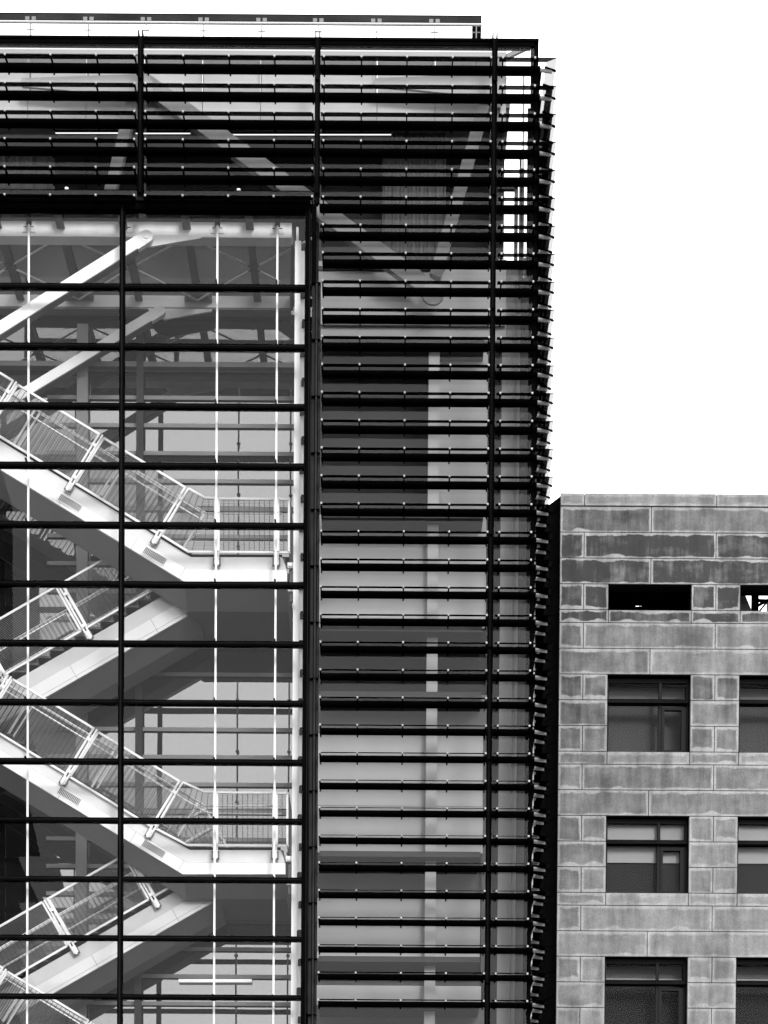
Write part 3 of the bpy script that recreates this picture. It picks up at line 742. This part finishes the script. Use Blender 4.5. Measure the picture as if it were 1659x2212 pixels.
# ================================================================ stone building
YB = 4.0
def stone_material():
    m = bpy.data.materials.new('stained_stone'); m.use_nodes = True; t = m.node_tree; b = t.nodes['Principled BSDF']
    b.inputs['Roughness'].default_value = .85
    def N(op, x, y=None, z=None, clamp=False):
        n = t.nodes.new('ShaderNodeMath'); n.operation = op; n.use_clamp = clamp
        for i, q in enumerate((x, y, z)):
            if q is None: continue
            if isinstance(q, (int, float)): n.inputs[i].default_value = q
            else: t.links.new(q, n.inputs[i])
        return n.outputs[0]
    def uv(nm):
        u = t.nodes.new('ShaderNodeUVMap'); u.uv_map = nm; s = t.nodes.new('ShaderNodeSeparateXYZ'); t.links.new(u.outputs[0], s.inputs[0]); return s.outputs[0], s.outputs[1]
    u, v = uv('pos'); Wd, H = uv('size'); r1, r2 = uv('rnd')
    def noise(vec, sc_, det=3, rough=.5):
        n = t.nodes.new('ShaderNodeTexNoise'); n.inputs['Scale'].default_value = sc_; n.inputs['Detail'].default_value = det; n.inputs['Roughness'].default_value = rough
        t.links.new(vec, n.inputs['Vector']); return n.outputs[0]
    def comb(x, y, z):
        c = t.nodes.new('ShaderNodeCombineXYZ')
        for i, q in enumerate((x, y, z)):
            if isinstance(q, (int, float)): c.inputs[i].default_value = q
            else: t.links.new(q, c.inputs[i])
        return c.outputs[0]
    tc = t.nodes.new('ShaderNodeTexCoord'); obj = tc.outputs['Object']
    seed = N('MULTIPLY', r1, 37.0)
    nw = noise(comb(u, v, seed), 3.2, 3)              # wavy margin
    nw2 = noise(comb(N('MULTIPLY', u, 1.0), seed, 5.0), 2.6, 4, .6)
    def rng(x, a_, b_, c, d, sm=False):
        n = t.nodes.new('ShaderNodeMapRange'); n.interpolation_type = 'SMOOTHSTEP' if sm else 'LINEAR'
        t.links.new(x, n.inputs[0])
        for i, q in enumerate((a_, b_, c, d)):
            if isinstance(q, (int, float)): n.inputs[i+1].default_value = q
            else: t.links.new(q, n.inputs[i+1])
        return n.outputs[0]
    du = N('SUBTRACT', N('MINIMUM', u, N('SUBTRACT', Wd, u)), rng(nw, .3, .7, .03, .06))
    dt = N('SUBTRACT', N('SUBTRACT', H, v), rng(nw2, .3, .7, .015, .10))
    # two pale swellings on the lower edge where the fixing anchors sit
    def bump(frac):
        x = N('DIVIDE', N('SUBTRACT', u, N('MULTIPLY', Wd, frac)), .24)
        return N('MAXIMUM', N('SUBTRACT', 1.0, N('MULTIPLY', x, x)), 0.0)
    bb = N('MAXIMUM', bump(.24), bump(.76))
    db = N('SUBTRACT', v, N('ADD', rng(nw, .3, .7, .015, .055), N('MULTIPLY', bb, rng(noise(comb(seed, N('MULTIPLY', u, .7), 2.0), 1.3, 1), .35, .65, -.02, .085))))
    dmin = N('MINIMUM', du, N('MINIMUM', dt, db))
    mask = rng(dmin, -.012, N('ADD', .016, N('MULTIPLY', N('SUBTRACT', 1.0, r2), .05)), 0.0, 1.0, True)
    # stain depth: per block, blotchy, streaked
    big = noise(comb(N('MULTIPLY', u, .8), N('MULTIPLY', v, 1.2), seed), 1.5, 4, .6)
    streak = noise(comb(N('MULTIPLY', u, 9.0), N('MULTIPLY', v, .9), seed), 1.0, 4, .6)
    fade = N('ADD', N('MULTIPLY', big, .9), N('MULTIPLY', streak, .5))
    blot = rng(fade, .45, .92, .50, 1.18)
    strength = N('MULTIPLY', N('MULTIPLY', mask, blot), N('MULTIPLY', r2, 1.18), clamp=True)
    # small lichen specks
    sp = noise(obj, 22, 3, .7); spots = N('MULTIPLY', rng(sp, .60, .68, 0, .6), rng(noise(obj, 1.1, 2), .52, .60, 0, 1))
    mixn = t.nodes.new('ShaderNodeMix'); t.links.new(strength, mixn.inputs[0]); mixn.inputs[2].default_value = .235; mixn.inputs[3].default_value = .020
    grain = rng(noise(obj, 32, 3, .7), .3, .7, .78, 1.22)
    cloud = rng(noise(obj, 4, 6, .7), .3, .7, .76, 1.20)
    sx = t.nodes.new('ShaderNodeMapping'); sx.inputs['Scale'].default_value = (2.2, 2.2, .35); t.links.new(obj, sx.inputs[0])
    wash = rng(noise(sx.outputs[0], 1.3, 5, .6), .42, .72, 1.08, .52)
    cloud = N('MULTIPLY', cloud, wash)
    col = N('MULTIPLY', N('MULTIPLY', mixn.outputs[0], N('MULTIPLY', grain, cloud)), N('SUBTRACT', 1.0, spots))
    t.links.new(col, b.inputs['Base Color'])
    bp = t.nodes.new('ShaderNodeBump'); bp.inputs['Strength'].default_value = .25; bp.inputs['Distance'].default_value = .01
    t.links.new(noise(obj, 45, 4, .6), bp.inputs['Height']); t.links.new(bp.outputs[0], b.inputs['Normal'])
    return m
M_STONE = stone_material()
M_JOINT = mat('joint', .02, .9)
SB = thing('stone_building', 'pale grey stone clad office building with stained blocks and black windows', 'building', (10, 8, ZG))
XS = U(1206, 1600, YB)[0]; ZS = U(1300, 1066, YB)[1]; XE = XS + 13.65
PPM = FPX/(40+YB); course = (ZS - U(1300, 2176.6, YB)[1])/20; bay = U(1598.7, 1700, YB)[0] - U(1314.4, 1700, YB)[0]
print('stone', XS, ZS, course, bay)
c0 = course/2
class Blocks(MB):
    def __init__(s): super().__init__(); s.pos = []; s.size = []; s.rnd = []
    def block(s, x0, x1, z0, z1, amt, yf=YB, dep=.12, fr=None):
        if x1 - x0 < .03: return
        if fr is None: r1, r2 = random.random(), max(0.0, min(1.0, amt + random.uniform(-.07, .07) + (.12 if abs(x0 - XS) < .01 else 0)))
        else: r1, r2 = fr
        g_ = .007; ax, bx, az, bz = x0+g_, x1-g_, z0+g_, z1-g_; c = .006
        vs = [(ax+c,yf,az+c),(bx-c,yf,az+c),(bx-c,yf,bz-c),(ax+c,yf,bz-c),
              (ax,yf+c,az),(bx,yf+c,az),(bx,yf+c,bz),(ax,yf+c,bz),
              (ax,yf+dep,az),(bx,yf+dep,az),(bx,yf+dep,bz),(ax,yf+dep,bz)]
        fs = [(0,1,2,3),(4,5,1,0),(5,6,2,1),(6,7,3,2),(7,4,0,3),(8,9,5,4),(9,10,6,5),(10,11,7,6),(11,8,4,7)]
        s.add(vs, fs, M_STONE)
        for f in fs:
            for k in f:
                s.pos += [vs[k][0]-x0, vs[k][2]-z0]; s.size += [x1-x0, z1-z0]; s.rnd += [r1, r2]
bl = Blocks(); core = MB()
j_a = [0, .566] + [.566 + bay*k for k in range(1, 6)]            # joints of type A courses
j_b = [0] + [2.14 + 2*bay*k*1.0 for k in range(0, 4)]
wx = [(1.15 + bay*k, 1.15 + 1.95 + bay*k) for k in range(0, 4)]
def rowj(js, z1, z0, amt):
    js = [XS + j for j in js if XS + j < XE] + [XE]
    for a_, b_ in zip(js, js[1:]): bl.block(a_, b_, z0, z1, amt)
def piers(split, z1, z0, amt):
    xs = [XS]; prev = XS
    for a_, b_ in wx + [(XE-XS, XE-XS)]:
        x1 = min(XS + a_, XE)
        if x1 > prev + .05:
            midx = prev + .566 if prev == XS else (prev + x1)/2
            if split and x1 - prev > .9: bl.block(prev, midx, z0, z1, amt); bl.block(midx, x1, z0, z1, amt)
            else: bl.block(prev, x1, z0, z1, amt)
            core.box(prev+.01, x1-.01, YB+.03, YB+.4, z0, z1, M_JOINT)
        prev = XS + b_
        if prev >= XE: break
def sills(z1, z0, amt):
    prev = XS
    for a_, b_ in wx:
        bl.block(prev, XS+a_, z0, z1, amt); bl.block(XS+a_, min(XS+b_, XE), z0, z1, amt*.8); prev = XS+b_
    if prev < XE: bl.block(prev, XE, z0, z1, amt)
    core.box(XS+.01, XE, YB+.03, YB+.4, z0, z1, M_JOINT)
def full(z1, z0): core.box(XS+.01, XE, YB+.03, YB+.4, z0, z1, M_JOINT)
z = ZS; opens = []; wins = []
cop = Blocks(); z -= c0
js = [XS, XS+.566, XS+.566+bay, XS+.566+2*bay, XE]
for a_, b_ in zip(js, js[1:]): cop.block(a_, b_, z, ZS, .42, YB-.03, .5)
full(z+c0-.02, z)
rowj(j_b, z, z-course, .66); full(z, z-course); z -= course
rowj(j_a, z, z-course, 1.0); full(z, z-course); z -= course
rowj(j_b, z, z-course, 1.0); full(z, z-course); z -= course
opens.append((z, z-course)); piers(True, z, z-course, 1.0); z -= course
lvl = 0
ams = [(.95, .45, .62), (.50, .50, .48), (.38, .34, .34), (.4, .35, .35), (.4, .35, .35), (.4, .35, .35)]
while z > ZG + .3:
    s_, f_, p_ = ams[min(lvl, 5)]
    sills(z, z-c0, s_); z -= c0
    if z - 2*course < ZG: full(z, ZG); rowj(j_a, z, ZG, .4); break
    rowj(j_a, z, z-course, f_ + .05); full(z, z-course); z -= course
    rowj(j_b, z, z-course, f_); full(z, z-course); z -= course
    if z - 3*course < ZG: full(z, ZG); rowj(j_a, z, ZG, .4); break
    wins.append((z, z-3*course, lvl))
    piers(True, z, z-course, p_+.07); z -= course
    piers(False, z, z-course, p_-.05); z -= course
    piers(True, z, z-course, p_); z -= course
    lvl += 1
core.build('wall', SB)
bl.build('stone_cladding', SB, {'pos': bl.pos, 'size': bl.size, 'rnd': bl.rnd})
cop.build('coping', SB, {'pos': cop.pos, 'size': cop.size, 'rnd': cop.rnd})
# left side wall running back at an angle; narrow gap's shade is put into the stone colour
dirv = Vector((-.554, 1)).normalized(); nv_ = Vector((-dirv[1], dirv[0]))
M_SIDE = mat('shade_dark_stone', .010, .9, 0, .25, 3, grain=.15)
m = MB(); Lw = 9.0
zz_ = ZS
while zz_ > ZG:
    z0 = max(ZG, zz_ - (c0 if zz_ == ZS else course))
    a0 = Vector((XS+.012, YB+.12)); b0 = a0 + dirv*Lw
    a1 = a0 + Vector((.3, .0)); b1 = b0 + Vector((.3, 0))
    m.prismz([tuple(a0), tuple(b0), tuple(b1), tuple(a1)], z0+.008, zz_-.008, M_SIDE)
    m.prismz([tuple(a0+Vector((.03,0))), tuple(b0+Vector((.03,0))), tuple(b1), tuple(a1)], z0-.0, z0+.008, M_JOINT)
    zz_ = z0
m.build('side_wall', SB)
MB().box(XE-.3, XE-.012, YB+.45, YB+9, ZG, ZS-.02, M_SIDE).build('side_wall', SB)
# windows
M_FR = mat('window_frame', .02, .4); M_WG = glass('window_glass', .86, .003)
for (zt, zb_, lv) in wins:
    for wi, (a_, b_) in enumerate(wx):
        x0, x1 = XS + a_, min(XS + b_, XE); yw = YB + .24
        if x1 - x0 < .5: continue
        cx = x0 + (x1-x0)*.655; H = zt - zb_
        zm1, zm0 = zt - H*.335*1.0, zt - H*.30
        ztr_t, ztr_b = zt - H*.29, zt - H*.34
        m = MB(); f = .06
        m.box(x0, x0+f, yw, yw+.1, zb_, zt, M_FR); m.box(x1-f, x1, yw, yw+.1, zb_, zt, M_FR)
        m.box(x0+f, x1-f, yw, yw+.1, zt-.1, zt, M_FR); m.box(x0+f, x1-f, yw, yw+.1, zb_, zb_+.03, M_FR)
        m.box(x0+.01, x1-.01, yw-.12, yw+.1, ztr_b, ztr_t, mat('transom_bar', .045, .45) if False else M_DGREY)
        m.box(cx-.035, cx+.035, yw+.002, yw+.1, ztr_t, zt-.1, M_FR); m.box(cx-.04, cx+.035, yw+.002, yw+.1, zb_+.03, ztr_b, M_FR)
        # casement
        m.box(cx+.037, cx+.10, yw-.02, yw+.08, zb_+.05, ztr_b-.06, M_FR); m.box(x1-.17, x1-f-.002, yw-.02, yw+.08, zb_+.05, ztr_b-.06, M_FR)
        m.box(cx+.10, x1-.17, yw-.02, yw+.08, zb_+.05, zb_+.12, M_FR); m.box(cx+.10, x1-.17, yw-.02, yw+.08, ztr_b-.13, ztr_b-.06, M_FR)
        win = m.build('window', SB)
        MB().box(x0+f, cx-.035, yw+.04, yw+.048, ztr_t, zt-.1, M_WG).build('pane', win)
        MB().box(cx+.035, x1-f, yw+.04, yw+.048, ztr_t, zt-.1, M_WG).build('pane', win)
        MB().box(x0+f, cx-.04, yw+.04, yw+.048, zb_+.03, ztr_b, M_WG).build('pane', win)
        MB().box(cx+.10, x1-.17, yw+.03, yw+.038, zb_+.12, ztr_b-.13, M_WG).build('pane', win)
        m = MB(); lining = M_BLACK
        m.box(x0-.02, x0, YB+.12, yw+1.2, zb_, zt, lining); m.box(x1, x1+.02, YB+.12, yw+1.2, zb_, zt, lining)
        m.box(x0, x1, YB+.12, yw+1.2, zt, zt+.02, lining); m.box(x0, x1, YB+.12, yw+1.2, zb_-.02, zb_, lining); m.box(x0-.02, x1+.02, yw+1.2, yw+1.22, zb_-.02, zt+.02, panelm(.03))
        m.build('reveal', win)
        bz = zt - .1; drop = {0: .06, 1: .98, 2: .03}.get(lv, .3)
        if lv in (0, 2): 
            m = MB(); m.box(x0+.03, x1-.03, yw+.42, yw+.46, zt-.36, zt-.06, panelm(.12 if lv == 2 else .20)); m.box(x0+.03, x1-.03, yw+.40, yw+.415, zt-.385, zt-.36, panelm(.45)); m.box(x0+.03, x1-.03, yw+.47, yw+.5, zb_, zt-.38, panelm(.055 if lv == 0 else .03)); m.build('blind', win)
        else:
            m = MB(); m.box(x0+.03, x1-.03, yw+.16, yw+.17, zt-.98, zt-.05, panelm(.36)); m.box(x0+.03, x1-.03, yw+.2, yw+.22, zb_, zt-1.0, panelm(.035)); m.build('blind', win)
# roof terrace behind the openings
zt, zb_ = opens[0]
for (a_, b_) in wx:
    x0, x1 = XS+a_, min(XS+b_, XE)
    for xq0 in (x0-.04, x1): MB().box(xq0, xq0+.04, YB+.12, YB+.4, zb_, zt, M_SIDE).build('opening_reveal', SB)
xo1 = XS + wx[1][0]
gx0, _z = U(1373, 1310, YB+1.2); gx1 = U(1381, 1293, YB+1.2)[0] + .12
m = MB(); m.box(XS+.3, xo1-.25, YB+.4, YB+1.2, zt+.02, zt+.25, M_BLACK)
m.box(XS+.3, gx0, YB+1.2, YB+3.5, zt+.02, zt+.25, M_BLACK); m.box(gx1, xo1-.25, YB+1.2, YB+3.5, zt+.02, zt+.25, M_BLACK)
m.box(xo1-.25, XE, YB+.4, YB+.62, zt+.02, zt+.25, M_BLACK); m.build('terrace_roof', SB)
m = MB()
hx0, hz0 = U(1373, 1310, YB+1.2); hx1, hz1 = U(1381, 1293, YB+1.2)
m.box(XS+.3, hx0, YB+1.2, YB+1.3, zb_-.2, zt+.02, M_BLACK); m.box(hx1+.12, xo1-.25, YB+1.2, YB+1.3, zb_-.2, zt+.02, M_BLACK)
m.box(hx0, hx1+.12, YB+1.2, YB+1.3, zb_-.2, hz0, M_BLACK)
m.box(hx1, hx1+.035, YB+1.19, YB+1.29, hz0, zt+.02, M_MGREY)
m.build('terrace_screen', SB)
m = MB(); m.box(XS+.3, XE, YB+.4, YB+9, zb_-.3, zb_-.1, M_SIDE); m.build('terrace_floor', SB)
# steel frame seen against the sky through the right hand opening
xq, zq = U(1624, 1318, YB+2)
T = thing('rooftop_gantry', 'dark steel gantry against the sky inside the right hand parapet opening', 'gantry', (xq, YB+2, zb_-.1))
m = MB(); m.box(xq+.0, xq+.17, YB+2, YB+2.1, zb_-.1, zt+1.6, M_BLACK); m.build('post', T)
m = MB(); xb_, zb2 = U(1659, 1288, YB+2); m.bar((xq+.1, YB+2.05, zq+.1), (xb_+1.5, YB+2.05, zb2+.75), .06, .05, M_BLACK); m.bar((xq+.1, YB+2.1, zq+.28), (xb_+1.5, YB+2.1, zq+.22), .07, .05, M_BLACK); m.bar((xq+.2, YB+2.05, zq+.0), (xb_+.1, YB+2.05, zb2+.02), .04, .05, M_DGREY)
m.bar((xq+.45, YB+2.1, zb_-.1), (xq+.45, YB+2.1, zq+.25), .12, .12, M_MGREY); m.build('lattice', T)
m = MB(); a_ = U(1599, 1278, YB+1.0); b_ = U(1607, 1278, YB+1.0); c_ = U(1624, 1319, YB+1.0); d_ = U(1590, 1319, YB+1.0)
m.prism([a_, b_, c_, d_], YB+1.0, YB+1.05, mat('grey_board', .10, .7)); m.build('side_panel', T)
# ================================================================ building across the street, seen in the glass
YR2 = -50.0
def RV(px, py): return V2(*U(px, py, 50.0))
pts = [RV(-200, 990), RV(0, 1010), RV(22, 1085), RV(22, 1440), RV(38, 1510)]
saw = [((38,1510),(82,1635)), ((38,1635),(82,1842)), ((32,1842),(80,1942)), ((34,1942),(80,2043)), ((30,2043),(78,2135)), ((10,2136),(60,2240)), ((20,2240),(70,2340))]
for a_, b_ in saw: pts += [RV(*a_), RV(*b_)]
pts += [V2(RV(30, 0)[0], 0), V2(-40, 0), V2(-40, RV(0, 990)[1])]
M_CLAD = mat('dark_cladding', .008, .7); m = MB(); m.prism(pts, YR2-.6, YR2, M_CLAD); m.box(-40, -24, YR2-14, YR2-.61, 0, 40, M_CLAD); o = m.build('opposite_building')
tag(o, 'black stepped building mirrored in the lower left atrium glass', 'building')
